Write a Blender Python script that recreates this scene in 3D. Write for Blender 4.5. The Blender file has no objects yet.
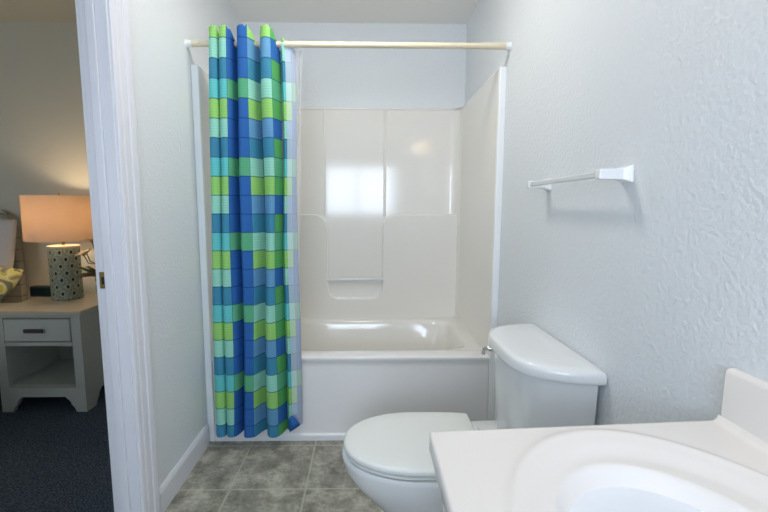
import bpy, bmesh, math, random
from mathutils import Vector, Matrix
random.seed(4)
SC = bpy.context.scene
COL = SC.collection
PI = math.pi

# ------------------------------------------------------------------ materials
def srgb(r, g, b):
    f = lambda c: (c/255/12.92) if c/255 <= .04045 else ((c/255+.055)/1.055)**2.4
    return (f(r), f(g), f(b), 1)

def mat(name, col, rough=.5, metal=0, bump=None, spec=.5, coat=0, **kw):
    m = bpy.data.materials.new(name); m.use_nodes = True
    nt = m.node_tree; b = nt.nodes['Principled BSDF']
    b.inputs['Base Color'].default_value = col
    b.inputs['Roughness'].default_value = rough
    b.inputs['Metallic'].default_value = metal
    b.inputs['Specular IOR Level'].default_value = spec
    b.inputs['Coat Weight'].default_value = coat
    for k, v in kw.items(): b.inputs[k.replace('_', ' ')].default_value = v
    if bump:                      # (scale, strength, distance)
        tc = nt.nodes.new('ShaderNodeTexCoord'); n = nt.nodes.new('ShaderNodeTexNoise')
        n.inputs['Scale'].default_value = bump[0]; n.inputs['Detail'].default_value = 2.5
        bp = nt.nodes.new('ShaderNodeBump'); bp.inputs['Strength'].default_value = bump[1]
        bp.inputs['Distance'].default_value = bump[2]
        nt.links.new(tc.outputs['Object'], n.inputs['Vector'])
        nt.links.new(n.outputs['Fac'], bp.inputs['Height'])
        nt.links.new(bp.outputs['Normal'], b.inputs['Normal'])
    return m

def nodes(m): return m.node_tree, m.node_tree.nodes['Principled BSDF']
def mth(nt, op, a, b=None, c=None):
    n = nt.nodes.new('ShaderNodeMath'); n.operation = op
    for i, v in enumerate((a, b, c)):
        if v is None: continue
        if isinstance(v, (int, float)): n.inputs[i].default_value = v
        else: nt.links.new(v, n.inputs[i])
    return n.outputs[0]
def mixc(nt, fac, a, b):
    n = nt.nodes.new('ShaderNodeMix'); n.data_type = 'RGBA'
    for s, v in ((n.inputs[0], fac), (n.inputs[6], a), (n.inputs[7], b)):
        if isinstance(v, (int, float)): s.default_value = v
        elif isinstance(v, tuple): s.default_value = v
        else: nt.links.new(v, s)
    return n.outputs[2]

M = {}
M['wall'] = mat('painted_wall', srgb(221, 225, 228), .6, bump=(85, .5, .006))
M['ceiling'] = mat('painted_ceiling', srgb(238, 235, 230), .8, bump=(70, .4, .005))
M['bedwall'] = mat('bedroom_paint', srgb(212, 212, 200), .8, bump=(60, .2, .003))
M['trim'] = mat('white_trim_paint', srgb(222, 223, 229), .35)
M['acrylic'] = mat('tub_acrylic', srgb(228, 225, 219), .1)
M['apron'] = mat('tub_apron_acrylic', srgb(229, 228, 227), .16)
M['porcelain'] = mat('porcelain', srgb(226, 228, 228), .08, coat=.4)
M['plastic'] = mat('seat_plastic', srgb(226, 229, 226), .22)
M['marble'] = mat('cultured_marble', srgb(229, 224, 219), .2)
M['cabinet'] = mat('cabinet_paint', srgb(225, 230, 236), .35)
M['rod'] = mat('rod_enamel', srgb(216, 205, 178), .45)
M['white'] = mat('white_plastic', srgb(233, 235, 236), .25)
M['chrome'] = mat('chrome', srgb(200, 200, 200), .12, 1)
M['brass'] = mat('aged_brass', srgb(150, 130, 80), .35, 1)
M['nightstand'] = mat('nightstand_paint', srgb(196, 200, 192), .35)
M['nighttop'] = mat('nightstand_top', srgb(205, 198, 180), .3)
M['pewter'] = mat('pewter', srgb(95, 92, 88), .4, .9)
M['black'] = mat('black_plastic', srgb(24, 27, 28), .35)
M['bar'] = mat('grey_white_bar', srgb(214, 217, 217), .12)
M['pillow'] = mat('white_cotton', srgb(214, 218, 222), .9, bump=(40, .3, .006))
M['petal'] = mat('petal', srgb(244, 225, 185), .6)
M['stem'] = mat('stem_green', srgb(70, 95, 45), .6)
M['leaf'] = mat('leaf_red_green', srgb(120, 85, 60), .6)
M['vase'] = mat('vase_glaze', srgb(200, 196, 186), .15)
M['grout'] = mat('caulk', srgb(225, 222, 214), .5)

# floor: vinyl tile
def tile_mat():
    m = mat('vinyl_tile', srgb(140, 140, 125), .38); nt, b = nodes(m)
    tc = nt.nodes.new('ShaderNodeTexCoord'); sp = nt.nodes.new('ShaderNodeSeparateXYZ')
    nt.links.new(tc.outputs['Object'], sp.inputs[0])
    T = .335
    def line(o, off):
        u = mth(nt, 'FRACT', mth(nt, 'DIVIDE', mth(nt, 'ADD', o, off), T))
        d = mth(nt, 'ABSOLUTE', mth(nt, 'SUBTRACT', u, .5))
        return mth(nt, 'GREATER_THAN', d, .5-.013)
    g = mth(nt, 'MAXIMUM', line(sp.outputs[0], .19+10*T), line(sp.outputs[1], .385+20*T))
    n1 = nt.nodes.new('ShaderNodeTexNoise'); n1.inputs['Scale'].default_value = 8; n1.inputs['Detail'].default_value = 6
    n1.inputs['Roughness'].default_value = .68
    n2 = nt.nodes.new('ShaderNodeTexNoise'); n2.inputs['Scale'].default_value = 55; n2.inputs['Detail'].default_value = 4
    for n in (n1, n2): nt.links.new(tc.outputs['Object'], n.inputs['Vector'])
    r = nt.nodes.new('ShaderNodeValToRGB'); e = r.color_ramp.elements
    e[0].position = .37; e[0].color = srgb(106, 103, 92); e[1].position = .63; e[1].color = srgb(188, 184, 170)
    x = e.new(.5); x.color = srgb(146, 143, 130)
    nt.links.new(mth(nt, 'ADD', mth(nt, 'MULTIPLY', n1.outputs[0], .8), mth(nt, 'MULTIPLY', n2.outputs[0], .2)), r.inputs[0])
    nt.links.new(mixc(nt, mth(nt, 'MULTIPLY', g, .6), r.outputs[0], srgb(186, 183, 164)), b.inputs['Base Color'])
    bp = nt.nodes.new('ShaderNodeBump'); bp.inputs['Strength'].default_value = .3; bp.inputs['Distance'].default_value = .002
    nt.links.new(mth(nt, 'SUBTRACT', 1, g), bp.inputs['Height']); nt.links.new(bp.outputs[0], b.inputs['Normal'])
    return m
M['tile'] = tile_mat()

def carpet_mat():
    m = mat('navy_carpet', srgb(40, 50, 66), 1, spec=.1); nt, b = nodes(m)
    tc = nt.nodes.new('ShaderNodeTexCoord')
    n = nt.nodes.new('ShaderNodeTexNoise'); n.inputs['Scale'].default_value = 130; n.inputs['Detail'].default_value = 3
    nt.links.new(tc.outputs['Object'], n.inputs['Vector'])
    r = nt.nodes.new('ShaderNodeValToRGB'); e = r.color_ramp.elements
    e[0].position = .35; e[0].color = srgb(50, 58, 70); e[1].position = .68; e[1].color = srgb(104, 118, 134)
    nt.links.new(n.outputs[0], r.inputs[0]); nt.links.new(r.outputs[0], b.inputs['Base Color'])
    bp = nt.nodes.new('ShaderNodeBump'); bp.inputs['Strength'].default_value = .8; bp.inputs['Distance'].default_value = .01
    nt.links.new(n.outputs[0], bp.inputs['Height']); nt.links.new(bp.outputs[0], b.inputs['Normal'])
    return m
M['carpet'] = carpet_mat()

LIME = srgb(150, 208, 112); MINT = srgb(150, 214, 194); TEAL = srgb(64, 138, 170); AQUA = srgb(100, 198, 200)
BLUE = srgb(44, 100, 172); GREEN = srgb(92, 172, 128); STEEL = srgb(100, 156, 196); DGRN = srgb(84, 164, 88)
_A, _B, _C, _E = [LIME, MINT, TEAL, AQUA], [BLUE, BLUE, BLUE, GREEN], [LIME, STEEL, TEAL, MINT], [DGRN, BLUE, DGRN, GREEN]
COLUMNS = [_A, _A, _B, _C, _E, _C, _E, _A]
def curtain_mat():
    m = mat('check_fabric', (1, 1, 1, 1), .75, spec=.25); nt, b = nodes(m)
    tc = nt.nodes.new('ShaderNodeTexCoord'); sp = nt.nodes.new('ShaderNodeSeparateXYZ')
    nt.links.new(tc.outputs['UV'], sp.inputs[0])
    u, v = sp.outputs[0], sp.outputs[1]
    col = mth(nt, 'MODULO', mth(nt, 'FLOOR', u), 8); row = mth(nt, 'MODULO', mth(nt, 'FLOOR', v), 4)
    idx = mth(nt, 'DIVIDE', mth(nt, 'ADD', mth(nt, 'MULTIPLY', col, 4), mth(nt, 'ADD', row, .5)), 32)
    r = nt.nodes.new('ShaderNodeValToRGB'); r.color_ramp.interpolation = 'CONSTANT'; e = r.color_ramp.elements
    cs = [c for k in COLUMNS for c in k]
    e[0].position = 0; e[0].color = cs[0]; e[1].position = 1/32; e[1].color = cs[1]
    for i in range(2, 32):
        x = e.new(i/32); x.color = cs[i]
    nt.links.new(idx, r.inputs[0])
    fu, fv = mth(nt, 'FRACT', u), mth(nt, 'FRACT', v)
    lv = mth(nt, 'LESS_THAN', fv, .045)
    lu = mth(nt, 'LESS_THAN', fu, .03)
    line = mth(nt, 'MAXIMUM', lu, lv)
    # fine woven stripes
    st = mth(nt, 'MULTIPLY', mth(nt, 'GREATER_THAN', mth(nt, 'FRACT', mth(nt, 'MULTIPLY', v, 7)), .78), .16)
    c1 = mixc(nt, st, r.outputs[0], srgb(40, 110, 150))
    c2 = mixc(nt, mth(nt, 'MULTIPLY', line, .8), c1, srgb(14, 60, 110))
    g = nt.nodes.new('ShaderNodeNewGeometry')
    c3 = mixc(nt, mth(nt, 'MULTIPLY', g.outputs['Backfacing'], .5), c2, srgb(226, 232, 234))
    nt.links.new(c3, b.inputs['Base Color'])
    # some light comes through the thin cloth
    tr = nt.nodes.new('ShaderNodeBsdfTranslucent'); nt.links.new(c2, tr.inputs[0])
    mx = nt.nodes.new('ShaderNodeMixShader'); mx.inputs[0].default_value = .14
    nt.links.new(b.outputs[0], mx.inputs[1]); nt.links.new(tr.outputs[0], mx.inputs[2])
    nt.links.new(mx.outputs[0], nt.nodes['Material Output'].inputs[0])
    return m
M['curtain'] = curtain_mat()

def liner_mat():
    m = mat('clear_vinyl', srgb(235, 238, 242), .12); nt, b = nodes(m)
    tp = nt.nodes.new('ShaderNodeBsdfTransparent'); mx = nt.nodes.new('ShaderNodeMixShader')
    lw = nt.nodes.new('ShaderNodeLayerWeight'); lw.inputs[0].default_value = .35
    f = mth(nt, 'ADD', mth(nt, 'MULTIPLY', lw.outputs['Facing'], .55), .12)
    nt.links.new(f, mx.inputs[0]); nt.links.new(tp.outputs[0], mx.inputs[1]); nt.links.new(b.outputs[0], mx.inputs[2])
    nt.links.new(mx.outputs[0], nt.nodes['Material Output'].inputs[0])
    return m
M['liner'] = liner_mat()

def shade_mat():
    m = mat('linen_shade', srgb(232, 222, 208), .9); nt, b = nodes(m)
    tr = nt.nodes.new('ShaderNodeBsdfTranslucent'); tr.inputs[0].default_value = srgb(235, 214, 184)
    mx = nt.nodes.new('ShaderNodeMixShader'); mx.inputs[0].default_value = .35
    nt.links.new(b.outputs[0], mx.inputs[1]); nt.links.new(tr.outputs[0], mx.inputs[2])
    nt.links.new(mx.outputs[0], nt.nodes['Material Output'].inputs[0])
    return m
M['shade'] = shade_mat()

def ceramic_mat():
    m = mat('pierced_ceramic', srgb(128, 142, 128), .4); nt, b = nodes(m)
    tc = nt.nodes.new('ShaderNodeTexCoord'); sp = nt.nodes.new('ShaderNodeSeparateXYZ')
    nt.links.new(tc.outputs['UV'], sp.inputs[0])
    def dots(ou, ov, rad):
        fu = mth(nt, 'SUBTRACT', mth(nt, 'FRACT', mth(nt, 'ADD', sp.outputs[0], ou)), .5)
        fv = mth(nt, 'SUBTRACT', mth(nt, 'FRACT', mth(nt, 'ADD', sp.outputs[1], ov)), .5)
        return mth(nt, 'LESS_THAN', mth(nt, 'ADD', mth(nt, 'MULTIPLY', fu, fu), mth(nt, 'MULTIPLY', fv, fv)), rad*rad)
    d = mth(nt, 'MAXIMUM', dots(0, 0, .125), dots(.5, .5, .125))
    ring = mth(nt, 'MAXIMUM', dots(0, 0, .25), dots(.5, .5, .25))
    n = nt.nodes.new('ShaderNodeTexVoronoi'); n.inputs['Scale'].default_value = 90
    nt.links.new(tc.outputs['Object'], n.inputs['Vector'])
    base = mixc(nt, n.outputs['Distance'], srgb(84, 98, 88), srgb(168, 178, 160))
    base = mixc(nt, mth(nt, 'MULTIPLY', ring, .35), base, srgb(172, 182, 166))
    nt.links.new(mixc(nt, d, base, srgb(12, 14, 14)), b.inputs['Base Color'])
    bp = nt.nodes.new('ShaderNodeBump'); bp.inputs['Strength'].default_value = .7; bp.inputs['Distance'].default_value = .006
    nt.links.new(mth(nt, 'SUBTRACT', mth(nt, 'MULTIPLY', n.outputs['Distance'], .3), d), bp.inputs['Height'])
    nt.links.new(bp.outputs[0], b.inputs['Normal'])
    return m
M['ceramic'] = ceramic_mat()

def floral_mat():
    m = mat('floral_print', (1, 1, 1, 1), .9); nt, b = nodes(m)
    tc = nt.nodes.new('ShaderNodeTexCoord')
    n = nt.nodes.new('ShaderNodeTexNoise'); n.inputs['Scale'].default_value = 9; n.inputs['Detail'].default_value = 1
    n.inputs['Distortion'].default_value = 1.2
    nt.links.new(tc.outputs['Object'], n.inputs['Vector'])
    r = nt.nodes.new('ShaderNodeValToRGB'); r.color_ramp.interpolation = 'CONSTANT'; e = r.color_ramp.elements
    e[0].position = 0; e[0].color = srgb(120, 130, 128); e[1].position = .42; e[1].color = srgb(206, 208, 110)
    for p, c in ((.5, srgb(214, 212, 196)), (.56, srgb(186, 192, 92)), (.66, srgb(140, 140, 140))):
        x = e.new(p); x.color = c
    nt.links.new(n.outputs[0], r.inputs[0]); nt.links.new(r.outputs[0], b.inputs['Base Color'])
    return m
M['floral'] = floral_mat()

def headboard_mat():
    m = mat('plank_headboard', srgb(150, 150, 140), .6); nt, b = nodes(m)
    tc = nt.nodes.new('ShaderNodeTexCoord'); sp = nt.nodes.new('ShaderNodeSeparateXYZ')
    nt.links.new(tc.outputs['Object'], sp.inputs[0])
    f = mth(nt, 'LESS_THAN', mth(nt, 'FRACT', mth(nt, 'DIVIDE', sp.outputs[2], .085)), .07)
    nt.links.new(mixc(nt, f, srgb(156, 156, 146), srgb(110, 110, 102)), b.inputs['Base Color'])
    return m
M['headboard'] = headboard_mat()

def emit(name, col, s):
    m = bpy.data.materials.new(name); m.use_nodes = True; nt = m.node_tree
    e = nt.nodes.new('ShaderNodeEmission'); e.inputs[0].default_value = col; e.inputs[1].default_value = s
    nt.links.new(e.outputs[0], nt.nodes['Material Output'].inputs[0]); return m
M['bulb'] = emit('lit_globe', srgb(255, 200, 140), 5)
M['bulb2'] = emit('lit_bulb', srgb(255, 190, 110), 30)

# ------------------------------------------------------------------ mesh helpers
def obj(name, bm, m, parent=None, smooth=True, bevel=0, seg=2, subsurf=0, angle=40):
    bmesh.ops.recalc_face_normals(bm, faces=bm.faces)
    me = bpy.data.meshes.new(name); bm.to_mesh(me); bm.free()
    o = bpy.data.objects.new(name, me); COL.objects.link(o)
    if isinstance(m, (list, tuple)):
        for k in m: me.materials.append(k)
    else: me.materials.append(m)
    if smooth:
        for p in me.polygons: p.use_smooth = True
        if not subsurf:
            try: me.set_sharp_from_angle(angle=math.radians(angle))
            except Exception: pass
    if bevel:
        b = o.modifiers.new('bevel', 'BEVEL'); b.width = bevel; b.segments = seg; b.limit_method = 'ANGLE'
        b.angle_limit = math.radians(35); b.harden_normals = False
    if subsurf:
        s = o.modifiers.new('sub', 'SUBSURF'); s.levels = subsurf; s.render_levels = subsurf
    if parent is not None: o.parent = parent
    return o
def thing(name, label, cat, group=None):
    o = bpy.data.objects.new(name, None); COL.objects.link(o); o.empty_display_size = .05
    o['label'] = label; o['category'] = cat
    if group: o['group'] = group
    return o
def tag(o, label, cat, group=None, kind=None):
    o['label'] = label; o['category'] = cat
    if group: o['group'] = group
    if kind: o['kind'] = kind
    return o
def struct(o, label, cat):
    o['kind'] = 'structure'; o['label'] = label; o['category'] = cat; return o
def at(o, x, y, z, kids=True):
    """put an Empty at a base point, children keep their world-built meshes"""
    o.location = (x, y, z)
    for c in o.children:
        c.location = Vector(c.location)-Vector((x, y, z))
    return o

def box(bm, x0, x1, y0, y1, z0, z1):
    vs = [bm.verts.new((x, y, z)) for z in (z0, z1) for y in (y0, y1) for x in (x0, x1)]
    for f in ((0, 2, 3, 1), (4, 5, 7, 6), (0, 1, 5, 4), (2, 6, 7, 3), (0, 4, 6, 2), (1, 3, 7, 5)):
        bm.faces.new([vs[i] for i in f])
    return vs
def boxes(*bs):
    bm = bmesh.new()
    for b in bs: box(bm, *b)
    return bm
def loft(bm, rings, cap0=True, cap1=True, close=True):
    vr = [[bm.verts.new(p) for p in r] for r in rings]
    n = len(vr[0])
    for a, b in zip(vr, vr[1:]):
        for i in range(n if close else n-1):
            j = (i+1) % n
            bm.faces.new((a[i], a[j], b[j], b[i]))
    if cap0: bm.faces.new(vr[0][::-1])
    if cap1: bm.faces.new(vr[-1])
    return vr
def cyl(bm, a, b, r0, r1=None, n=24, cap=True):
    a, b = Vector(a), Vector(b); r1 = r0 if r1 is None else r1
    d = (b-a).normalized(); u = d.orthogonal().normalized(); w = d.cross(u)
    R = lambda c, r: [c+u*(r*math.cos(2*PI*i/n))+w*(r*math.sin(2*PI*i/n)) for i in range(n)]
    loft(bm, [R(a, r0), R(b, r1)], cap, cap)
def tube(bm, pts, r, n=10):
    pts = [Vector(p) for p in pts]; rings = []; u = None
    rr = r if isinstance(r, (list, tuple)) else [r]*len(pts)
    for i, p in enumerate(pts):
        d = (pts[min(i+1, len(pts)-1)]-pts[max(i-1, 0)]).normalized()
        u = d.orthogonal().normalized() if u is None else (u-d*u.dot(d)).normalized()
        w = d.cross(u)
        rings.append([p+u*(rr[i]*math.cos(2*PI*k/n))+w*(rr[i]*math.sin(2*PI*k/n)) for k in range(n)])
    loft(bm, rings)
def lathe(bm, prof, cx, cy, n=48):
    loft(bm, [[(cx+r*math.cos(2*PI*i/n), cy+r*math.sin(2*PI*i/n), z) for i in range(n)] for r, z in prof])
def sell(cx, cy, a, b, z, e=2.0, n=64):
    out = []
    for i in range(n):
        t = 2*PI*i/n; c, s = math.cos(t), math.sin(t)
        out.append((cx+a*math.copysign(abs(c)**(2/e), c), cy+b*math.copysign(abs(s)**(2/e), s), z))
    return out
def prism(bm, poly, f0, f1):
    """poly list of 2D points; f0/f1 map (a,b)->3D for the two ends"""
    v0 = [bm.verts.new(f0(*p)) for p in poly]; v1 = [bm.verts.new(f1(*p)) for p in poly]
    n = len(poly)
    for i in range(n):
        j = (i+1) % n; bm.faces.new((v0[i], v0[j], v1[j], v1[i]))
    bm.faces.new(v0[::-1]); bm.faces.new(v1)

W = .762           # half width of the alcove
H = 2.483          # bathroom ceiling
YB = -3.7          # rear wall of the bathroom (behind the camera)
DJ0, DJ1 = -1.43, -.655    # door opening along the left wall
WT = .085          # wall thickness

# ------------------------------------------------------------------ room shell
struct(obj('floor', boxes((-W-.06, W+.1, YB-.1, .97, -.1, 0)), M['tile'], smooth=False), 'grey mottled vinyl tile floor of the bathroom', 'floor')
struct(obj('floor_bedroom', boxes((-5.0, -W-.06, -3.8, 1.1, -.1, -.001)), M['carpet'], smooth=False), 'dark navy carpet floor of the bedroom', 'floor')
struct(obj('ceiling', boxes((-W-.02, W+.1, YB-.1, .97, H, H+.1)), M['ceiling'], smooth=False), 'white textured bathroom ceiling', 'ceiling')
struct(obj('ceiling_bedroom', boxes((-5.0, -W-.03, -3.8, 1.1, 2.52, 2.62)), M['bedwall'], smooth=False), 'bedroom ceiling', 'ceiling')
struct(obj('wall_back', boxes((-W-.02, W+.1, .86, .97, -.1, H)), M['wall'], smooth=False), 'white wall above the tub surround', 'wall')
struct(obj('wall_right', boxes((W, W+.1, YB-.1, .97, -.1, H)), M['wall'], smooth=False), 'textured pale blue-white wall behind the toilet', 'wall')
struct(obj('wall_left', boxes((-W-WT, -W, DJ1+.012, 1.1, -.1, 2.6), (-W-WT, -W, -3.8, DJ0-.012, -.1, 2.6), (-W-WT, -W, DJ0-.012, DJ1+.012, 2.05, 2.6)), M['wall'], smooth=False), 'pale wall between the bathroom and the bedroom', 'wall')
wx0, wx1, wz0, wz1 = -.62, .42, 1.10, 2.0
struct(obj('wall_rear', boxes((-W, wx0, YB-.1, YB, 0, H), (wx1, W, YB-.1, YB, 0, H), (wx0, wx1, YB-.1, YB, 0, wz0), (wx0, wx1, YB-.1, YB, wz1, H)), M['wall'], smooth=False), 'rear bathroom wall with the window, behind the viewer', 'wall')
wf = struct(obj('window_1', boxes((wx0, wx0+.04, YB-.07, YB+.012, wz0, wz1), (wx1-.04, wx1, YB-.07, YB+.012, wz0, wz1), (wx0, wx1, YB-.07, YB+.012, wz0, wz0+.04), (wx0, wx1, YB-.07, YB+.012, wz1-.04, wz1), (-.12, -.08, YB-.06, YB-.02, wz0, wz1)), M['trim'], smooth=False), 'white framed window behind the viewer', 'window')
# bedroom walls
struct(obj('wall_bedroom_back', boxes((-5.0, -W-WT, .97, 1.1, -.1, 2.6)), M['bedwall'], smooth=False), 'dim beige bedroom wall behind the lamp', 'wall')
struct(obj('wall_bedroom_left', boxes((-5.1, -5.0, -3.8, 1.1, -.1, 2.6)), M['bedwall'], smooth=False), 'far left bedroom wall', 'wall')
bw = [(-4.2, -2.6, .9, 2.1)]  # unseen opening added to let fill light into the bedroom
struct(obj('wall_bedroom_front', boxes((-5.0, -4.2, -3.9, -3.8, -.1, 2.6), (-2.6, -W-WT, -3.9, -3.8, -.1, 2.6), (-4.2, -2.6, -3.9, -3.8, -.1, .9), (-4.2, -2.6, -3.9, -3.8, 2.1, 2.6)), M['bedwall'], smooth=False), 'bedroom wall with an opening added for fill light, behind the viewer', 'wall')

# door frame -------------------------------------------------------------
door = struct(obj('door_1', boxes((-W-WT-.002, -W+.002, DJ1, DJ1+.014, 0, 2.05), (-W-WT-.002, -W+.002, DJ0-.014, DJ0, 0, 2.05), (-W-WT-.002, -W+.002, DJ0, DJ1, 2.03, 2.05)), M['trim'], bevel=.0015, smooth=False), 'white door jamb between bathroom and bedroom', 'door frame')
bm = boxes((-W-.062, -W-.034, DJ1-.011, DJ1+.001, 0, 2.03), (-W-.062, -W-.034, DJ0-.001, DJ0+.011, 0, 2.03), (-W-.062, -W-.034, DJ0, DJ1, 2.018, 2.03))
obj('door_stop', bm, M['trim'], door, bevel=.002, smooth=False)
prof = [(0, 0), (0, .009), (.004, .012), (.018, .013), (.021, .010), (.026, .010), (.03, .0135), (.052, .015), (.056, .0115), (.062, .0115), (.066, .017), (.09, .019), (.1, .017), (.104, .012), (.104, 0)]
def casing(y, sgn, name):
    bm = bmesh.new()
    prism(bm, [(y+sgn*(.006+a*1.02), -W+b) for a, b in prof], lambda p, q: (q, p, 0), lambda p, q: (q, p, 2.12))
    return obj(name, bm, M['trim'], door, smooth=False)
casing(DJ1, 1, 'casing'); casing(DJ0, -1, 'casing')
bm = bmesh.new(); prism(bm, [(2.036+a*.9, -W+b) for a, b in prof], lambda p, q: (q, DJ0-.12, p), lambda p, q: (q, DJ1+.12, p))
obj('casing', bm, M['trim'], door, smooth=False)
# casing on the bedroom side
obj('casing', boxes((-W-WT-.014, -W-WT, DJ1+.004, DJ1+.062, 0, 2.1), (-W-WT-.014, -W-WT, DJ0-.062, DJ0-.004, 0, 2.1)), M['trim'], door, smooth=False)
sp_ = obj('strike_plate', boxes((-W-WT+.001, -W-.0635, DJ1-.003, DJ1+.001, .957, 1.015)), M['brass'], door, bevel=.001)
sp_['label'] = 'small brass strike plate'
obj('latch_hole', boxes((-W-WT+.008, -W-.068, DJ1-.0036, DJ1-.002, .972, .998)), M['black'], sp_, smooth=False)
bm = bmesh.new()
for z in (.962, 1.008): cyl(bm, (-W-.075, DJ1-.002, z), (-W-.075, DJ1-.005, z), .004, n=12)
obj('screw', bm, M['brass'], sp_)

# baseboards
def baseboard(name, f0, f1, label):
    bm = bmesh.new()
    P = [(0, 0), (0, .108), (.004, .112), (.008, .108), (.012, .098), (.014, .09), (.014, 0)]
    prism(bm, P, f0, f1)
    struct(obj(name, bm, M['trim'], smooth=False), label, 'baseboard')
baseboard('baseboard_left', lambda a, b: (-W+a, DJ1+.118, b), lambda a, b: (-W+a, -.03, b), 'white baseboard along the left bathroom wall')
baseboard('baseboard_right', lambda a, b: (W-a, -1.36, b), lambda a, b: (W-a, -.03, b), 'white baseboard behind the toilet')
baseboard('baseboard_bedroom', lambda a, b: (-W-WT-.01, .97-a, b), lambda a, b: (-4.98, .97-a, b), 'white baseboard of the bedroom back wall')

# ------------------------------------------------------------------ tub and surround
F = .727           # inner face of the surround ends
YS = .82           # inner face of its back
tub = thing('bathtub', 'white alcove bathtub behind the checked shower curtain', 'bathtub')
RZ = .462
# apron with rolled rim (profile in y,z extruded along x)
ap = [(.11, RZ-.012), (.10, RZ-.003), (.085, RZ), (.02, RZ), (.006, RZ-.003), (.0, RZ-.008), (.0, RZ-.018), (.002, RZ-.024), (.006, RZ-.028), (.007, RZ-.06), (.004, .04), (.004, .002), (.03, .002), (.03, RZ-.05), (.10, RZ-.05)]
bm = bmesh.new(); prism(bm, ap[::-1], lambda a, b: (-F, a, b), lambda a, b: (F, a, b))
obj('apron', bm, M['apron'], tub, angle=50)
# rim deck + basin as one grid of rings
bm = bmesh.new()
xc, yc = 0.0, .425
def rr(ax, ay, e, z, cx=xc, cy=yc): return sell(cx, cy, ax, ay, z, e, 96)
outer = [(max(-F, min(F, x)), max(.05, min(.81, y)), z) for x, y, z in rr(F, .385, 200, RZ-.006)]
rings = [outer, rr(.668, .318, 7, RZ-.006), rr(.655, .306, 6.5, RZ-.012), rr(.645, .297, 6, RZ-.035), rr(.62, .28, 5, .30), rr(.59, .26, 4.5, .16), rr(.56, .235, 4, .11), rr(.5, .19, 3.5, .09), rr(.1, .03, 2, .085)]
loft(bm, rings, cap0=False)
obj('basin', bm, M['acrylic'], tub, angle=60)
bm = bmesh.new(); cyl(bm, (-.48, .425, .092), (-.48, .425, .10), .03)
obj('drain', bm, M['chrome'], tub)
bm = bmesh.new(); prism(bm, [(0, .0), (-.006, .0), (-.008, .03), (-.002, .036), (.012, .04), (.012, 0)], lambda a, b: (-F+.001, a+.0, b), lambda a, b: (F-.001, a, b))
obj('toe_strip', bm, M['white'], tub, smooth=False)
at(tub, 0, .4, 0)

sur = thing('tub_surround', 'glossy off-white three sided tub surround with moulded panels', 'tub surround')
ZT = 1.917
def vbeads(bm, x, z0, z1, r=.008, y=YS):
    cyl(bm, (x, y, z0), (x, y, z1), r, n=12)
# back panel with coved corners
bm = bmesh.new()
def cove():
    pts = [(-F, .745)]
    for i in range(9):
        t = PI/2*i/8; pts.append((-F+.07*(1-math.cos(t)), YS-.07+.07*math.sin(t)))
    for i in range(9):
        t = PI/2*i/8; pts.append((F-.07+.07*math.sin(t), YS-.07+.07*math.cos(t)))
    pts.append((F, .745)); return pts
cv = cove()
loft(bm, [[(x, y, z) for x, y in cv] for z in (RZ-.02, 1.2, ZT)], False, False, close=False)
obj('back_panel', bm, M['acrylic'], sur, angle=50)
# raised lower panels with the U-shaped soap recess
def u_outline():
    xl, xr, zt, zb, zs = -.19, .192, 1.195, .60, .45
    r = .10; r2 = .07
    P = [(-F+.01, zs), (F-.01, zs), (F-.01, zt)]
    P += [(xr+r, zt)] + [(xr+r-r*math.sin(t), zt-r+r*math.cos(t)) for t in [PI/2*i/10 for i in range(1, 11)]]
    P += [(xr, zb+r2)] + [(xr-r2+r2*math.cos(t), zb+r2-r2*math.sin(t)) for t in [PI/2*i/8 for i in range(1, 9)]]
    P += [(xl+r2-r2*math.sin(t), zb+r2-r2*math.cos(t)) for t in [PI/2*i/8 for i in range(0, 9)]]
    P += [(xl-r+r*math.cos(t), zt-r+r*math.sin(t)) for t in [PI/2*i/10 for i in range(0, 11)]]
    P += [(-F+.01, zt)]
    out = []
    for p in P:
        if not out or (Vector(p)-Vector(out[-1])).length > 1e-5: out.append(p)
    return out
bm = bmesh.new(); UO = u_outline()
prism(bm, UO, lambda a, b: (a, YS-.03, b), lambda a, b: (a, YS+.01, b))
obj('raised_panel', bm, M['acrylic'], sur, bevel=.009, seg=4, angle=50)
bm = bmesh.new(); box(bm, -.189, .191, YS-.02, YS+.01, .716, .724)
obj('soap_ledge', bm, M['acrylic'], sur, bevel=.003)
bm = bmesh.new(); cyl(bm, (-.196, YS-.03, .735), (.198, YS-.03, .735), .0085)
cyl(bm, (-.2, YS-.03, .735), (-.186, YS-.03, .735), .013); cyl(bm, (.188, YS-.03, .735), (.202, YS-.03, .735), .013)
obj('grab_bar', bm, M['bar'], sur)
for x, r in ((.207, .010), (-.21, .006)):
    bm = bmesh.new(); vbeads(bm, x, 1.18, ZT-.01, r, YS+.002); obj('seam_bead', bm, M['acrylic'], sur)
bm = bmesh.new(); cyl(bm, (-F+.06, YS+.002, ZT-.006), (F-.06, YS+.002, ZT-.006), .007, n=12)
obj('top_bead', bm, M['acrylic'], sur)
for s in (-1, 1):
    bm = bmesh.new()
    vs = [(s*F, 0.0, .02), (s*F, .74, .02), (s*F, .74, ZT), (s*F, .0, ZT)]
    x0, x1 = (F, W) if s > 0 else (-W, -F)
    box(bm, x0, x1, .004, .749, RZ-.03, ZT)
    obj('end_panel', bm, M['acrylic'], sur, bevel=.004)
    bm = bmesh.new(); box(bm, x0, x1-s*0 if s > 0 else x1, -.012, .006, 0, ZT+.002)
    obj('edge_trim', bm, M['white'], sur, bevel=.005, seg=3)
bm = bmesh.new(); outl = cv+[(W, .745), (W, .86), (-W, .86), (-W, .745)]
prism(bm, outl, lambda a, b: (a, b, ZT-.012), lambda a, b: (a, b, ZT))
obj('top_flange', bm, M['acrylic'], sur, smooth=False)
at(sur, 0, .8, RZ)

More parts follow.
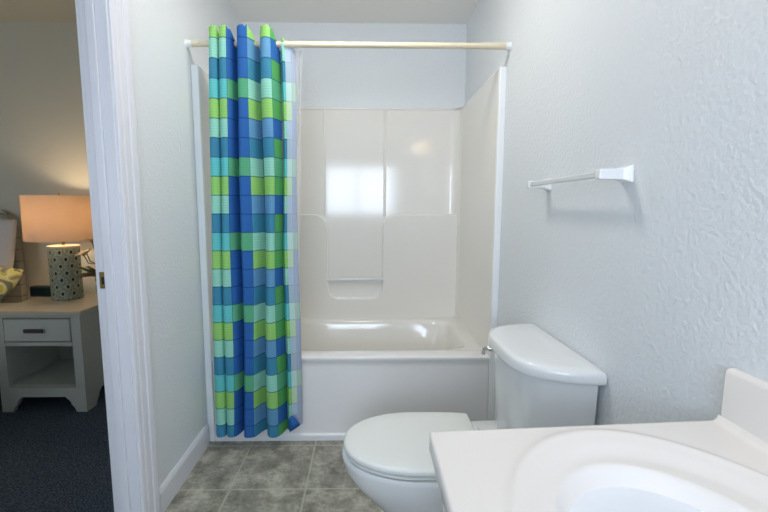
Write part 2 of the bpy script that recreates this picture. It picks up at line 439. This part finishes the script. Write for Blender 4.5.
# ------------------------------------------------------------------ shower rod, curtain, liner
RY, RZD = -.045, 2.0
rod = thing('shower_curtain_rod', 'beige shower curtain rod spanning the tub alcove', 'curtain rod')
bm = bmesh.new(); cyl(bm, (-W+.012, RY, RZD), (W-.012, RY, RZD), .0135, n=32)
cyl(bm, (W-.14, RY, RZD), (W-.012, RY, RZD), .0150, n=32)
obj('rod', bm, M['rod'], rod)
for s in (-1, 1):
    bm = bmesh.new(); cyl(bm, (s*W, RY, RZD), (s*(W-.006), RY, RZD), .019, .018); cyl(bm, (s*(W-.006), RY, RZD), (s*(W-.024), RY, RZD), .0165, .016)
    obj('end_flange', bm, M['white'], rod)
at(rod, 0, RY, RZD)

def PX(px, d=2.01): return .0811+((px-373.03)/408.35+.0155)*d
# plan path of the cloth: (px, y, column coordinate)
path = [(210.5, -.020, -.3), (209.0, -.045, -.02), (211, -.072, .15), (215, -.084, .5), (219.5, -.078, .9), (221.0, -.064, 1.0),
        (222.5, -.078, 1.15), (226, -.085, 1.5), (230, -.082, 1.98), (233, -.074, 2.25), (236, -.050, 2.5), (237.5, -.020, 2.6), (238, -.014, 2.65),
        (238.5, -.040, 2.7), (240.5, -.072, 2.75), (244, -.087, 2.85), (252.0, -.084, 2.99), (254.5, -.074, 3.3), (258, -.050, 3.7), (261.5, -.026, 3.99), (263, -.014, 4.3), (262.8, -.020, 4.8), (263.2, -.045, 4.99),
        (264.5, -.068, 5.05), (268, -.085, 5.3), (273, -.088, 5.7), (276.5, -.080, 5.99), (280, -.060, 6.4), (282.5, -.028, 6.8), (283, -.018, 7.0), (284, -.030, 7.1), (286, -.052, 7.4), (288, -.056, 7.7), (291, -.036, 8.2), (297, -.016, 9.0), (299.3, -.017, 9.9), (299.4, -.026, 10.05), (296, -.040, 10.95), (293, -.044, 11.2), (288.5, -.048, 11.9)]
# columns: 0=A 1=B 2=C 3=E ; 4/5 never seen ; 6=C ; 7=E ; 8=A ; 9=B ; 10=C
# smoother sampling along the path
def crom(p0, p1, p2, p3, t):
    return tuple(.5*((2*b)+(-a+c)*t+(2*a-5*b+4*c-d)*t*t+(-a+3*b-3*c+d)*t**3) for a, b, c, d in zip(p0, p1, p2, p3))
samp = []
for i in range(len(path)-1):
    P = [path[max(0, i-1)], path[i], path[i+1], path[min(len(path)-1, i+2)]]
    for k in range(4):
        t = k/4; c = crom(*P, t)
        samp.append((c[0], c[1], path[i][2]+(path[i+1][2]-path[i][2])*t))
samp.append(path[-1])
# A repeats (two neighbouring A cells parted by a crease)
ztop0, zbot, ROW = 2.010, .078, .0889
NV = 90
bm = bmesh.new(); uvl = bm.loops.layers.uv.new('UVMap')
import bisect
def topz(y, px):
    pk = max(0, min(1, (-y-.025)/.058))           # fold peaks ride higher over the rod
    z = 1.982+.078*pk**.9
    z += .006*math.sin(px*1.7)
    if px > 281: z = min(z, 2.035+.01*math.sin(px))
    return z
grid = []
for (px, y, c) in samp:
    colv = []
    zt = topz(y, px)
    for j in range(NV+1):
        f = j/NV; z = zt+(zbot-zt)*f
        # folds relax a little lower down, and sway
        sway = .006*math.sin(3.1*f+px*.05)+.0035*math.sin(9*f+px*.11)
        amp = 1-.22*math.sin(PI*f)**2*(.5+.5*math.sin(px*.4+5*f))
        yy = -.05+((y if y > -.05 else -.05+(y+.05)*1.55)+.05)*amp
        x = PX(px)+sway*min(1, f*3)+.010*max(0, f-.5)*((px-209)/40)*.6
        if px > 284: z = z+ (.028 if True else 0)*f*min(1, (px-284)/6)
        sx = (px-209)/90; x += (1-f)*(.045-.055*sx)+f*(-.012+.003*sx)
        colv.append((bm.verts.new((x, yy, z)), c, (ztop0-z)/ROW+1))
    grid.append(colv)
for a, b in zip(grid, grid[1:]):
    for j in range(NV):
        q = (a[j], b[j], b[j+1], a[j+1])
        f = bm.faces.new([k[0] for k in q])
        for l, k in zip(f.loops, q): l[uvl].uv = (k[1]+40, k[2]+40)
cur = thing('shower_curtain', 'blue, green and aqua checked shower curtain bunched at left', 'shower curtain')
me_o = obj('curtain_cloth', bm, M['curtain'], cur, angle=180)
# the corner of the hem turned outwards
bm = bmesh.new(); uvl = bm.loops.layers.uv.new('UVMap')
SH = 3.5
c0 = [(PX(289.5-SH), -0.090, 0.167), (PX(291.5-SH), -0.096, 0.187), (PX(295-SH), -0.094, 0.184), (PX(299.6-SH), -0.082, 0.142), (PX(301.0-SH), -0.080, 0.130), (PX(295-SH), -0.094, 0.114), (PX(290-SH), -0.092, 0.098), (PX(289.3-SH), -0.088, 0.122)]
cen = bm.verts.new((PX(294-SH), -0.098, 0.144)); vs = [bm.verts.new(p) for p in c0]
for i in range(len(vs)):
    f = bm.faces.new((cen, vs[i], vs[(i+1) % len(vs)]))
    for l in f.loops: l[uvl].uv = (42.5+l.vert.co.x*.3, 41.3+l.vert.co.z)
fl = obj('turned_hem_corner', bm, M['curtain'], cur)
sm = fl.modifiers.new('s', 'SOLIDIFY'); sm.thickness = .002
fl['label'] = 'blue corner of the hem folded outwards'
at(cur, -.5, RY, RZD)

lin = thing('shower_curtain_liner', 'clear plastic shower liner hanging beside the checked curtain', 'shower liner')
bm = bmesh.new()
lp = [(286, -.012), (288, -.006), (291, .002), (294, -.006), (297, -.016), (299.5, -.006), (301, .004), (302.5, -.004), (304, -.012), (305.5, -.004), (306.5, .004)]
lg = []
for i in range(len(lp)-1):
    for k in range(4):
        P = [lp[max(0, i-1)], lp[i], lp[i+1], lp[min(len(lp)-1, i+2)]]
        lg.append(crom(*P, k/4))
g2 = []
for px, y in lg:
    colv = []
    for j in range(61):
        f = j/60; z = 1.985-(1.985-.13)*f
        t = (px-286)/20.5
        pxx = 286+(px-286)*(1-.5*f*t)+1.2*math.sin(7*f+px)*(1-f)-4*f*t
        yy = (y-.022)+.005*math.sin(9*f+px*.8)
        colv.append(bm.verts.new((PX(pxx, 2.05), yy-.002, z)))
    g2.append(colv)
for a, b in zip(g2, g2[1:]):
    for j in range(60): bm.faces.new((a[j], b[j], b[j+1], a[j+1]))
obj('liner_sheet', bm, M['liner'], lin, angle=180)
for px in (287, 292, 298, 303):
    bm = bmesh.new()
    x = PX(px, 2.03); pts = [(x+.003*math.sin(t), RY+.021*math.sin(t), RZD-.004+.021*math.cos(t)) for t in [2*PI*i/20 for i in range(21)]]
    tube(bm, pts, .0013, 6); obj('ring', bm, M['bar'], lin)
at(lin, PX(296), RY, RZD)

# ------------------------------------------------------------------ toilet
TY = -.72
toi = thing('toilet', 'white porcelain toilet against the right wall beside the vanity', 'toilet')
def egg(u0, u1, w, z, eb=3.2, uc=None, n=72, ef=2.15):
    uc = (u0+(u1-u0)*.46) if uc is None else uc
    out = []
    for i in range(n):
        t = 2*PI*i/n; c, s = math.cos(t), math.sin(t)
        if c >= 0: u = uc+(u1-uc)*abs(c)**(2/ef); v = w*math.copysign(abs(s)**(2/ef), s)
        else: u = uc-(uc-u0)*abs(c)**(2/eb); v = w*math.copysign(abs(s)**(2/eb), s)
        out.append((W-u, TY+v, z))
    return out
bm = bmesh.new()
loft(bm, [egg(.17, .57, .118, 0), egg(.17, .575, .122, .012), egg(.18, .56, .112, .05), egg(.185, .575, .115, .12), egg(.19, .63, .13, .19),
          egg(.195, .69, .156, .255), egg(.205, .738, .175, .31), egg(.215, .762, .186, .355), egg(.225, .766, .189, .38), egg(.225, .768, .189, .39), egg(.23, .763, .186, .398),
          egg(.30, .70, .13, .398), egg(.32, .68, .115, .38), egg(.35, .63, .08, .28), egg(.42, .56, .03, .24)])
obj('bowl', bm, M['porcelain'], toi, angle=60)
def dplan(half, depth, z, u0=.008, k=4.5, q=2.0, n=48):
    out = [(W-u0, TY+half*(1-2*i/8), z) for i in range(0)]
    for i in range(n+1):
        v = -half+2*half*i/n
        vv = -half*math.cos(PI*i/n)
        u = u0+(depth-u0)*(max(0, 1-abs(vv/half)**k))**(1/q)
        out.append((W-u, TY+vv, z))
    return out
bm = bmesh.new()
loft(bm, [sell(W-.16, TY, .13, .10, .16, 3), sell(W-.165, TY, .15, .12, .25, 3), sell(W-.165, TY, .155, .17, .33, 4), sell(W-.17, TY, .16, .19, .37, 4), sell(W-.17, TY, .16, .19, .392, 4), sell(W-.17, TY, .152, .182, .398, 4)])
obj('bowl_deck', bm, M['porcelain'], toi, angle=60)
bm = bmesh.new()
def shrink(ring, k, z):
    return [(W-.1+(x-(W-.1))*k, TY+(y-TY)*k, z) for x, y, _ in ring]
R0 = dplan(.24, .213, 0, .014, k=3.6)
loft(bm, [shrink(R0, .80, .398), shrink(R0, .86, .405), shrink(R0, .885, .43), shrink(R0, .97, .62), shrink(R0, .985, .738)])
obj('tank', bm, M['porcelain'], toi, angle=50)
bm = bmesh.new(); L0 = dplan(.257, .237, 0, .004, k=3.6)
LZ = .738
loft(bm, [shrink(L0, .955, LZ-.002), shrink(L0, .985, LZ), shrink(L0, .997, LZ+.004), shrink(L0, 1, LZ+.012), shrink(L0, 1, LZ+.022), shrink(L0, .992, LZ+.030), shrink(L0, .975, LZ+.036), shrink(L0, .945, LZ+.040), shrink(L0, .85, LZ+.0425), shrink(L0, .4, LZ+.0435)])
obj('tank_lid', bm, M['porcelain'], toi, angle=60)
# seat ring and lid
def seat_rings(zs, ks, u0=.285, u1=.762, w=.186):
    out = []
    for z, k in zip(zs, ks):
        r = egg(.16, u1-(.25*(1-k)), w*k, z, eb=3.4, ef=2.1, uc=.50, n=144); lim = W-u0-.15*(1-k); out.append([(min(x, lim), y, zz) for x, y, zz in r])
    return out
bm = bmesh.new(); loft(bm, seat_rings((.4025, .4035, .409, .4115), (.95, .98, .98, .95)))
obj('seat', bm, M['plastic'], toi, angle=50)
bm = bmesh.new(); loft(bm, seat_rings((.4190, .4200, .429, .434, .4365, .438), (.97, 1.0, 1.0, .985, .95, .7)))
obj('seat_lid', bm, M['plastic'], toi, angle=50)
for s in (-1, 1):
    bm = bmesh.new(); cyl(bm, (W-.272, TY+s*.075-.025, .412), (W-.272, TY+s*.075+.025, .412), .012); box(bm, W-.285, W-.255, TY+s*.075-.02, TY+s*.075+.02, .397, .41)
    obj('hinge', bm, M['plastic'], toi, bevel=.002)
bm = bmesh.new()
cyl(bm, (W-.16, TY+.172, .695), (W-.205, TY+.185, .695), .012)
tube(bm, [(W-.205, TY+.185, .695), (W-.213, TY+.187, .695), (W-.220, TY+.190, .690), (W-.222, TY+.194, .680), (W-.222, TY+.198, .668)], [.009, .008, .0065, .0065, .0075])
hd = obj('flush_lever', bm, M['chrome'], toi); hd['label'] = 'small chrome flush lever'
at(toi, W-.35, TY, 0)

# ------------------------------------------------------------------ vanity
VZ = .84; VX0, VX1 = .197, .742; VY1, VY0 = -1.985, 0
def vend(x): return -1.385+(x-.197)/.545*.034
van = thing('vanity_cabinet', 'white bathroom vanity cabinet under the sink top', 'cabinet')
obj('body', boxes((VX0+.035, W, -1.965, -1.405, .09, VZ-.036), (VX0+.09, W, -1.95, -1.41, 0, .09)), M['cabinet'], van, smooth=False)
for i, (a, b) in enumerate(((-1.685, -1.415), (-1.955, -1.69))):
    bm = bmesh.new(); box(bm, VX0+.016, VX0+.034, a, b, .11, VZ-.06)
    d = obj('door', bm, M['cabinet'], van, bevel=.003)
    bm = bmesh.new(); box(bm, VX0+.011, VX0+.0165, a+.05, b-.05, .16, VZ-.11); obj('raised_field', bm, M['cabinet'], d, bevel=.003)
    bm = bmesh.new(); yk = b-.03 if i == 1 else a+.03
    cyl(bm, (VX0+.016, yk, .62), (VX0-.002, yk, .62), .005); cyl(bm, (VX0-.002, yk, .62), (VX0-.012, yk, .62), .014, .012); obj('knob', bm, M['chrome'], d)
at(van, .5, -1.68, 0)
top = thing('sink_countertop', 'cream one-piece sink top with oval basin on the vanity', 'sink top')
bm = bmesh.new()
def sst(a, b, x):
    t = max(0, min(1, (x-a)/(b-a))); return t*t*(3-2*t)
def hz(x, y):
    e1 = math.hypot((x-.485)/.215, (y+1.672)/.275)
    e2 = math.hypot((x-.468)/.150, (y+1.66)/.195)
    z = VZ
    z += .0035*math.exp(-((e1-1.03)/.035)**2)            # soft raised bead
    z -= .011*(1-sst(.80, 1.0, e1)) if e1 < 1 else 0
    if e2 < 1: z -= .004*sst(1, .93, e2) + .115*(1-e2**2.6)*sst(1.0, .8, e2) if False else .118*(1-e2**2.4)
    # cove against the backsplash and lip at the free edges
    z += .012*max(0, 1-(VX1-x)/.012)**2
    return z
NX, NY = 130, 150
gv = []
for i in range(NX+1):
    x = VX0+(VX1-VX0)*i/NX; r = []
    ye = vend(x)
    for j in range(NY+1):
        y = ye+(VY1-ye)*j/NY
        r.append(bm.verts.new((x, y, hz(x, y))))
    gv.append(r)
for i in range(NX):
    for j in range(NY): bm.faces.new((gv[i][j], gv[i+1][j], gv[i+1][j+1], gv[i][j+1]))
# rounded nose round the free edges
edge = [gv[NX-i][0] for i in range(NX+1)]+[gv[0][j] for j in range(1, NY+1)]
def outv(k):
    v = edge[k].co
    if k < NX: return Vector((0, 1, 0))
    if k == NX: return Vector((-.7, .7, 0))
    return Vector((-1, 0, 0))
prev = edge
for dz, do in ((-.0015, .003), (-.005, .005), (-.030, .005), (-.036, 0)):
    cur_r = []
    for k, v0 in enumerate(edge):
        n = outv(k); p = v0.co+n*do; p.z = VZ+dz; cur_r.append(bm.verts.new(p))
    for k in range(len(edge)-1): bm.faces.new((prev[k], prev[k+1], cur_r[k+1], cur_r[k]))
    prev = cur_r
obj('countertop', bm, M['marble'], top, angle=60)
bm = bmesh.new()
prism(bm, [(VX1, VZ-.02), (VX1, .936), (VX1+.003, .942), (VX1+.008, .945), (W, .945), (W, VZ-.02)], lambda a, b: (a, -1.354, b), lambda a, b: (a, VY1, b))
obj('backsplash', bm, M['marble'], top, bevel=.003, angle=50)
bm = bmesh.new(); cyl(bm, (.468, -1.66, VZ-.119), (.468, -1.66, VZ-.113), .022); obj('drain', bm, M['chrome'], top)
at(top, .48, -1.68, VZ-.036)

# ------------------------------------------------------------------ towel bar
tb = thing('towel_bar', 'white towel bar mounted on the right wall above the toilet', 'towel bar')
TZ = 1.325
for y in (-1.0, -.535):
    bm = bmesh.new()
    prof = [(0, .024, .022), (.006, .024, .022), (.010, .021, .019), (.022, .0145, .0145), (.04, .012, .013), (.078, .0115, .013), (.082, .0095, .011)]
    loft(bm, [[(W-u, y+a, TZ+b) for a, b in ((-h, -w), (h, -w), (h, w), (-h, w))] for u, h, w in prof])
    obj('bracket', bm, M['white'], tb, bevel=.002, smooth=False)
bm = bmesh.new(); box(bm, W-.076, W-.064, -.99, -.545, TZ-.008, TZ+.008)
obj('bar', bm, M['bar'], tb, bevel=.003)
at(tb, W, -.77, TZ)

# ------------------------------------------------------------------ vanity light (above the sink, out of the frame; seen mirrored in the surround)
vl = thing('vanity_light', 'wall light bar with three lit globes above the vanity', 'wall light')
obj('back_plate', boxes((W-.03, W, -1.95, -1.40, 1.97, 2.08)), M['chrome'], vl, bevel=.004)
for y in (-1.85, -1.675, -1.5):
    bm = bmesh.new(); bmesh.ops.create_uvsphere(bm, u_segments=24, v_segments=16, radius=.055, matrix=Matrix.Translation((W-.12, y, 2.02)))
    g = obj('globe', bm, M['bulb'], vl)
    bm = bmesh.new(); cyl(bm, (W-.03, y, 2.02), (W-.075, y, 2.02), .022); obj('socket', bm, M['chrome'], vl)
at(vl, W, -1.675, 2.02)

# ------------------------------------------------------------------ bedroom: nightstand
ns = thing('nightstand', 'pale grey painted nightstand with one drawer and open shelf', 'nightstand')
nx0, nx1, ny0, ny1, nz = -2.135, -1.625, .325, .80, .632
def arch_panel(w, zb, foot, h_arch, ztop):
    """front outline with bracket feet; local a in [0,w]"""
    P = [(0, 0), (foot-.012, 0), (foot, .03), (foot+.015, .045), (foot+.02, h_arch-.03), (foot+.05, h_arch), (w-foot-.05, h_arch), (w-foot-.02, h_arch-.03), (w-foot-.015, .045), (w-foot, .03), (w-foot+.012, 0), (w, 0), (w, ztop), (0, ztop)]
    return P
wN = nx1-nx0
bm = bmesh.new(); P = arch_panel(wN, 0, .075, .095, .155)
prism(bm, P, lambda a, b: (nx0+a, ny0, b), lambda a, b: (nx0+a, ny0+.03, b))
box(bm, nx0, nx0+.055, ny0, ny0+.03, .15, nz-.03); box(bm, nx1-.055, nx1, ny0, ny0+.03, .15, nz-.03)
box(bm, nx0+.05, nx1-.05, ny0, ny0+.03, nz-.045, nz-.03); box(bm, nx0+.05, nx1-.05, ny0, ny0+.03, .415, .437)
obj('front_frame', bm, M['nightstand'], ns, smooth=False)
for x in (nx0, nx1-.02):
    bm = bmesh.new(); P = arch_panel(ny1-ny0-.03, 0, .07, .095, nz-.03)
    prism(bm, P, lambda a, b: (x, ny0+.03+a, b), lambda a, b: (x+.02, ny0+.03+a, b)); obj('side_panel', bm, M['nightstand'], ns, smooth=False)
obj('back_panel', boxes((nx0+.02, nx1-.02, ny1-.015, ny1, .1, nz-.03)), M['nightstand'], ns, smooth=False)
obj('shelf', boxes((nx0+.02, nx1-.02, ny0+.03, ny1-.015, .14, .158)), M['nightstand'], ns, smooth=False)
obj('divider', boxes((nx0+.02, nx1-.02, ny0+.03, ny1-.015, .42, .434)), M['nightstand'], ns, smooth=False)
d = obj('drawer', boxes((nx0+.062, nx1-.062, ny0-.004, ny0+.35, .443, nz-.052)), M['nightstand'], ns, bevel=.004)
bm = bmesh.new(); xm = (nx0+nx1)/2-.01
box(bm, xm-.056, xm+.056, ny0-.024, ny0-.014, .500, .524); box(bm, xm-.045, xm-.033, ny0-.016, ny0-.003, .507, .52); box(bm, xm+.033, xm+.045, ny0-.016, ny0-.003, .507, .52)
h = obj('handle', bm, M['pewter'], d, bevel=.003); h['label'] = 'dark pewter bar handle'
obj('top', boxes((nx0-.02, nx1+.02, ny0-.02, ny1+.01, nz-.03, nz)), M['nighttop'], ns, bevel=.006, seg=3)
at(ns, -1.88, .56, 0)

# table lamp
LX, LY = -1.93, .66
lamp = thing('table_lamp', 'lit table lamp with drum shade and pierced grey-green base', 'lamp')
bm = bmesh.new(); uvl = bm.loops.layers.uv.new('UVMap'); n = 48; zz = [nz+.001, nz+.004, nz+.342, nz+.346]; rrd = [.082, .088, .088, .082]
vr = [[bm.verts.new((LX+r*math.cos(2*PI*i/n), LY+r*math.sin(2*PI*i/n), z)) for i in range(n)] for r, z in zip(rrd, zz)]
for k in range(3):
    for i in range(n):
        j = (i+1) % n; f = bm.faces.new((vr[k][i], vr[k][j], vr[k+1][j], vr[k+1][i]))
        for l, (a, z) in zip(f.loops, ((i, zz[k]), (i+1, zz[k]), (i+1, zz[k+1]), (i, zz[k+1]))): l[uvl].uv = (a/n*9+.25, (z-nz)/.0905)
f = bm.faces.new(vr[0][::-1]); f2 = bm.faces.new(vr[-1])
for ff in (f, f2):
    for l in ff.loops: l[uvl].uv = (0, 0)
obj('base', bm, M['ceramic'], lamp, angle=40)
bm = bmesh.new(); lathe(bm, [(.088, nz+.344), (.091, nz+.348), (.091, nz+.356), (.08, nz+.360), (.02, nz+.362)], LX, LY)
obj('base_cap', bm, M['nighttop'], lamp)
bm = bmesh.new(); cyl(bm, (LX, LY, nz+.36), (LX, LY, nz+.44), .009); cyl(bm, (LX, LY, nz+.44), (LX, LY, nz+.49), .018)
obj('socket', bm, M['brass'], lamp)
bm = bmesh.new(); bmesh.ops.create_uvsphere(bm, u_segments=20, v_segments=12, radius=.03, matrix=Matrix.Translation((LX, LY, nz+.52)))
obj('bulb', bm, M['bulb2'], lamp)
bm = bmesh.new(); pts = [(LX+.05*math.sin(t), LY, nz+.44+.245*(1-math.cos(t))/2) for t in [PI*i/10 for i in range(11)]]
tube(bm, pts, .0018, 6); tube(bm, [(2*LX-x, y, z) for x, y, z in pts], .0018, 6); cyl(bm, (LX, LY, nz+.682), (LX, LY, nz+.70), .007)
obj('harp', bm, M['brass'], lamp)
SZ0, SZ1 = 1.025, 1.313
bm = bmesh.new(); rs = .202; n = 64
ring = lambda r, z: [(LX+r*math.cos(2*PI*i/n), LY+r*math.sin(2*PI*i/n), z) for i in range(n)]
loft(bm, [ring(rs, SZ0), ring(rs*.985, SZ1), ring(rs*.985-.003, SZ1), ring(rs-.003, SZ0), ring(rs, SZ0)], False, False)
bmesh.ops.remove_doubles(bm, verts=bm.verts, dist=1e-5)
obj('lamp_shade', bm, M['shade'], lamp)
bm = bmesh.new()
for k in range(3):
    t = 2*PI*k/3+.4; cyl(bm, (LX, LY, SZ1-.01), (LX+rs*.98*math.cos(t), LY+rs*.98*math.sin(t), SZ1-.006), .0015, n=6)
obj('spider', bm, M['brass'], lamp)
at(lamp, LX, LY, nz)

ck = thing('alarm_clock', 'small black alarm clock beside the lamp base', 'clock')
obj('case', boxes((-2.215, -2.06, .70, .75, nz+.001, nz+.072)), M['black'], ck, bevel=.006)
bm = boxes((-2.205, -2.07, .698, .7005, nz+.012, nz+.06)); obj('display', bm, mat('clock_glass', srgb(20, 38, 42), .08), ck, smooth=False)
at(ck, -2.105, .725, nz)

# flowers in a vase
vs_ = thing('flower_vase', 'vase of pale yellow flowers on the nightstand beside the lamp', 'vase')
vx, vy = -1.66, .62
bm = bmesh.new(); lathe(bm, [(.03, nz+.001), (.04, nz+.03), (.045, nz+.08), (.03, nz+.13), (.022, nz+.16), (.026, nz+.175)], vx, vy, 24); obj('vase', bm, M['vase'], vs_)
tips = [(vx-.05, vy-.09, .935), (vx-.02, vy-.11, .95), (vx-.02, vy-.05, 1.02), (vx+.03, vy+.02, .99)]
for tx, ty, tz in tips:
    bm = bmesh.new(); tube(bm, [(vx, vy, nz+.12), (vx+(tx-vx)*.35, vy+(ty-vy)*.35, nz+.24), (vx+(tx-vx)*.8, vy+(ty-vy)*.8, tz-.05), (tx, ty, tz)], .003, 6); obj('stem', bm, M['stem'], vs_)
    bm = bmesh.new()
    for k in range(6):
        a = 2*PI*k/6; d = Vector((-.35+.8*math.cos(a)*.9, .8*math.sin(a)*.9-.3, .35)).normalized(); s = Vector((-math.sin(a), math.cos(a), .1)).normalized()
        b0 = Vector((tx, ty, tz)); L = .05
        ringp = [b0, b0+d*L*.4+s*.014+Vector((0, 0, .004)), b0+d*L*.8+s*.011, b0+d*L-Vector((0, 0, .006)), b0+d*L*.8-s*.011, b0+d*L*.4-s*.014+Vector((0, 0, .004))]
        bm.faces.new([bm.verts.new(p) for p in ringp])
    bl = obj('blossom', bm, M['petal'], vs_); so = bl.modifiers.new('s', 'SOLIDIFY'); so.thickness = .0025
for k in range(7):
    a = 2.2+k*.45; L = .12+.03*(k % 3); b0 = Vector((vx, vy, nz+.15)); d = Vector((math.cos(a), math.sin(a)*.6-.3, .9-.12*k)).normalized(); s = d.cross(Vector((0, 1, .3))).normalized()
    bm = bmesh.new(); c = [b0, b0+d*L*.4+s*.013, b0+d*L*.8+s*.009-Vector((0, 0, .01)), b0+d*L-Vector((0, 0, .03)), b0+d*L*.8-s*.009-Vector((0, 0, .01)), b0+d*L*.4-s*.013]
    bm.faces.new([bm.verts.new(p) for p in c]); lf = obj('leaf', bm, M['leaf'] if k % 2 else M['stem'], vs_); so = lf.modifiers.new('s', 'SOLIDIFY'); so.thickness = .0015
at(vs_, vx, vy, nz)

# bed
bed = thing('bed', 'bed with grey-green plank headboard at the left edge', 'bed')
hx1 = -2.39
bm = bmesh.new()
hx1 -= .035
P = [(-4.1, .0), (hx1, .0), (hx1, .9), (hx1-.005, 1.0), (hx1-.02, 1.10), (hx1-.045, 1.17), (hx1-.09, 1.20), (-2.75, 1.215), (-3.3, 1.225), (-3.85, 1.215), (-4.1, 1.20)]
prism(bm, P, lambda a, b: (a, .885, b), lambda a, b: (a, .935, b)); obj('headboard', bm, M['headboard'], bed, bevel=.006)
bm = bmesh.new(); tube(bm, [(hx1-.04, .91, 0), (hx1-.04, .91, .9), (hx1-.045, .91, 1.02), (hx1-.06, .91, 1.12), (hx1-.09, .91, 1.19), (hx1-.13, .91, 1.21), (-2.8, .91, 1.23)], .014, 10); obj('headboard_rail', bm, M['nighttop'], bed)
obj('side_rail', boxes((-2.32, -2.29, -1.15, .885, .2, .34)), M['headboard'], bed, bevel=.004)
obj('side_rail', boxes((-4.09, -4.06, -1.15, .885, .2, .34)), M['headboard'], bed, bevel=.004)
for x in (-4.08, -2.33): obj('leg', boxes((x, x+.05, -1.2, -1.15, 0, .4)), M['headboard'], bed, bevel=.004)
obj('mattress', boxes((-4.05, -2.27, -1.14, .88, .3, .56)), M['pillow'], bed, bevel=.05, seg=5)
at(bed, -3.3, 0, 0)
def pillow(name, cx, cy, cz, sx, sy, th, rotx, rotz, m, label, cat):
    bm = bmesh.new(); N = 20; top_, bot = [], []
    R = Matrix.Rotation(rotz, 4, 'Z') @ Matrix.Rotation(rotx, 4, 'X')
    for s in (1, -1):
        g = []
        for i in range(N+1):
            r = []
            for j in range(N+1):
                u, v = -1+2*i/N, -1+2*j/N
                k = 1-.07*(v*v)*(abs(u)) ; k2 = 1-.07*(u*u)*abs(v)
                h = th*((1-abs(u)**2.6)*(1-abs(v)**2.6))**.5
                p = R @ Vector((u*sx*k2, v*sy*k, s*h)); r.append(bm.verts.new(p+Vector((cx, cy, cz))))
            g.append(r)
        for i in range(N):
            for j in range(N): bm.faces.new((g[i][j], g[i+1][j], g[i+1][j+1], g[i][j+1]))
    bmesh.ops.remove_doubles(bm, verts=bm.verts, dist=1e-4)
    return tag(obj(name, bm, m, angle=180), label, cat)
pillow('pillow', -2.67, .775, .875, .31, .31, .07, math.radians(74), 0, M['pillow'], 'white pillow propped against the plank headboard', 'pillow')
pillow('throw_pillow', -2.47, .585, .70, .23, .2, .09, math.radians(40), math.radians(-8), M['floral'], 'yellow-green and grey floral cushion on the bed', 'cushion')

# ------------------------------------------------------------------ lights
def area(name, loc, rot, sx, sy, power, col):
    l = bpy.data.lights.new(name, 'AREA'); l.shape = 'RECTANGLE'; l.size = sx; l.size_y = sy; l.energy = power; l.color = col
    o = bpy.data.objects.new(name, l); COL.objects.link(o); o.location = loc; o.rotation_euler = rot; o['kind'] = 'helper'; return o
area('window_daylight', ((wx0+wx1)/2, YB-.085, (wz0+wz1)/2), (PI/2, 0, 0), wx1-wx0, wz1-wz0, 34, (.72, .83, 1.0))
area('bedroom_fill_light', (-3.4, -3.86, 1.5), (PI/2, 0, 0), 1.6, 1.2, 14, (.86, .93, 1.0))  # added weak fill so the closed bedroom stays dim, not black
for y in (-1.85, -1.675, -1.5):
    l = bpy.data.lights.new('vanity_bulb', 'POINT'); l.energy = .35; l.color = (1, .86, .68); l.shadow_soft_size = .06
    o = bpy.data.objects.new('vanity_bulb', l); COL.objects.link(o); o.location = (W-.19, y, 2.0); o['kind'] = 'helper'
l = bpy.data.lights.new('lamp_light', 'POINT'); l.energy = 4.2; l.color = (1, .79, .55); l.shadow_soft_size = .035
o = bpy.data.objects.new('lamp_light', l); COL.objects.link(o); o.location = (LX, LY, nz+.56); o['kind'] = 'helper'

cl = thing('ceiling_fill_light', 'round frosted fill light added on the bathroom ceiling, out of view', 'fill light')  # added dome, unseen, evens out the light around tub and toilet
bm = bmesh.new(); lathe(bm, [(.15, H), (.16, H-.02), (.15, H-.025)], 0, -.45, 40); obj('rim', bm, M['white'], cl)
bm = bmesh.new(); lathe(bm, [(.145, H-.02), (.14, H-.04), (.11, H-.06), (.06, H-.072), (.01, H-.075)], 0, -.45, 40); obj('diffuser', bm, emit('fill_glow', (1, .95, .88, 1), 37), cl)
at(cl, 0, -.45, H)
w = bpy.data.worlds.new('sky'); SC.world = w; w.use_nodes = True
w.node_tree.nodes['Background'].inputs[0].default_value = (.7, .82, 1, 1); w.node_tree.nodes['Background'].inputs[1].default_value = 1.0

# ------------------------------------------------------------------ camera
pit, yaw, roll = .1143, .0155, .0015
cy, sy, cp, sp2 = math.cos(yaw), math.sin(yaw), math.cos(pit), math.sin(pit)
Fv = Vector((sy*cp, cy*cp, -sp2)); r = Vector((cy, -sy, 0)); dn = Fv.cross(r)
c, s = math.cos(roll), math.sin(roll); r2 = r*c-dn*s; d2 = r*s+dn*c
cam = bpy.data.cameras.new('camera'); co = bpy.data.objects.new('camera', cam); COL.objects.link(co)
mw = Matrix.Identity(4)
for i in range(3): mw[i][0] = r2[i]; mw[i][1] = -d2[i]; mw[i][2] = -Fv[i]
mw[0][3], mw[1][3], mw[2][3] = .0811, -2.0697, 1.2355
co.matrix_world = mw
cam.sensor_width = 36; cam.lens = 408.35/768*36; cam.shift_x = (384-373.03)/768; cam.shift_y = -.68/768
cam.clip_start = .02
SC.camera = co

SC.view_settings.view_transform = 'Standard'; SC.view_settings.look = 'None'; SC.view_settings.gamma = 1
SC.view_settings.exposure = 0.36; SC.view_settings.use_curve_mapping = False
SC.cycles.use_denoising = True
SC.cycles.max_bounces = 14; SC.cycles.diffuse_bounces = 10; SC.cycles.transparent_max_bounces = 16
SC.cycles.sample_clamp_indirect = 6
SC.cycles.caustics_reflective = False; SC.cycles.caustics_refractive = False
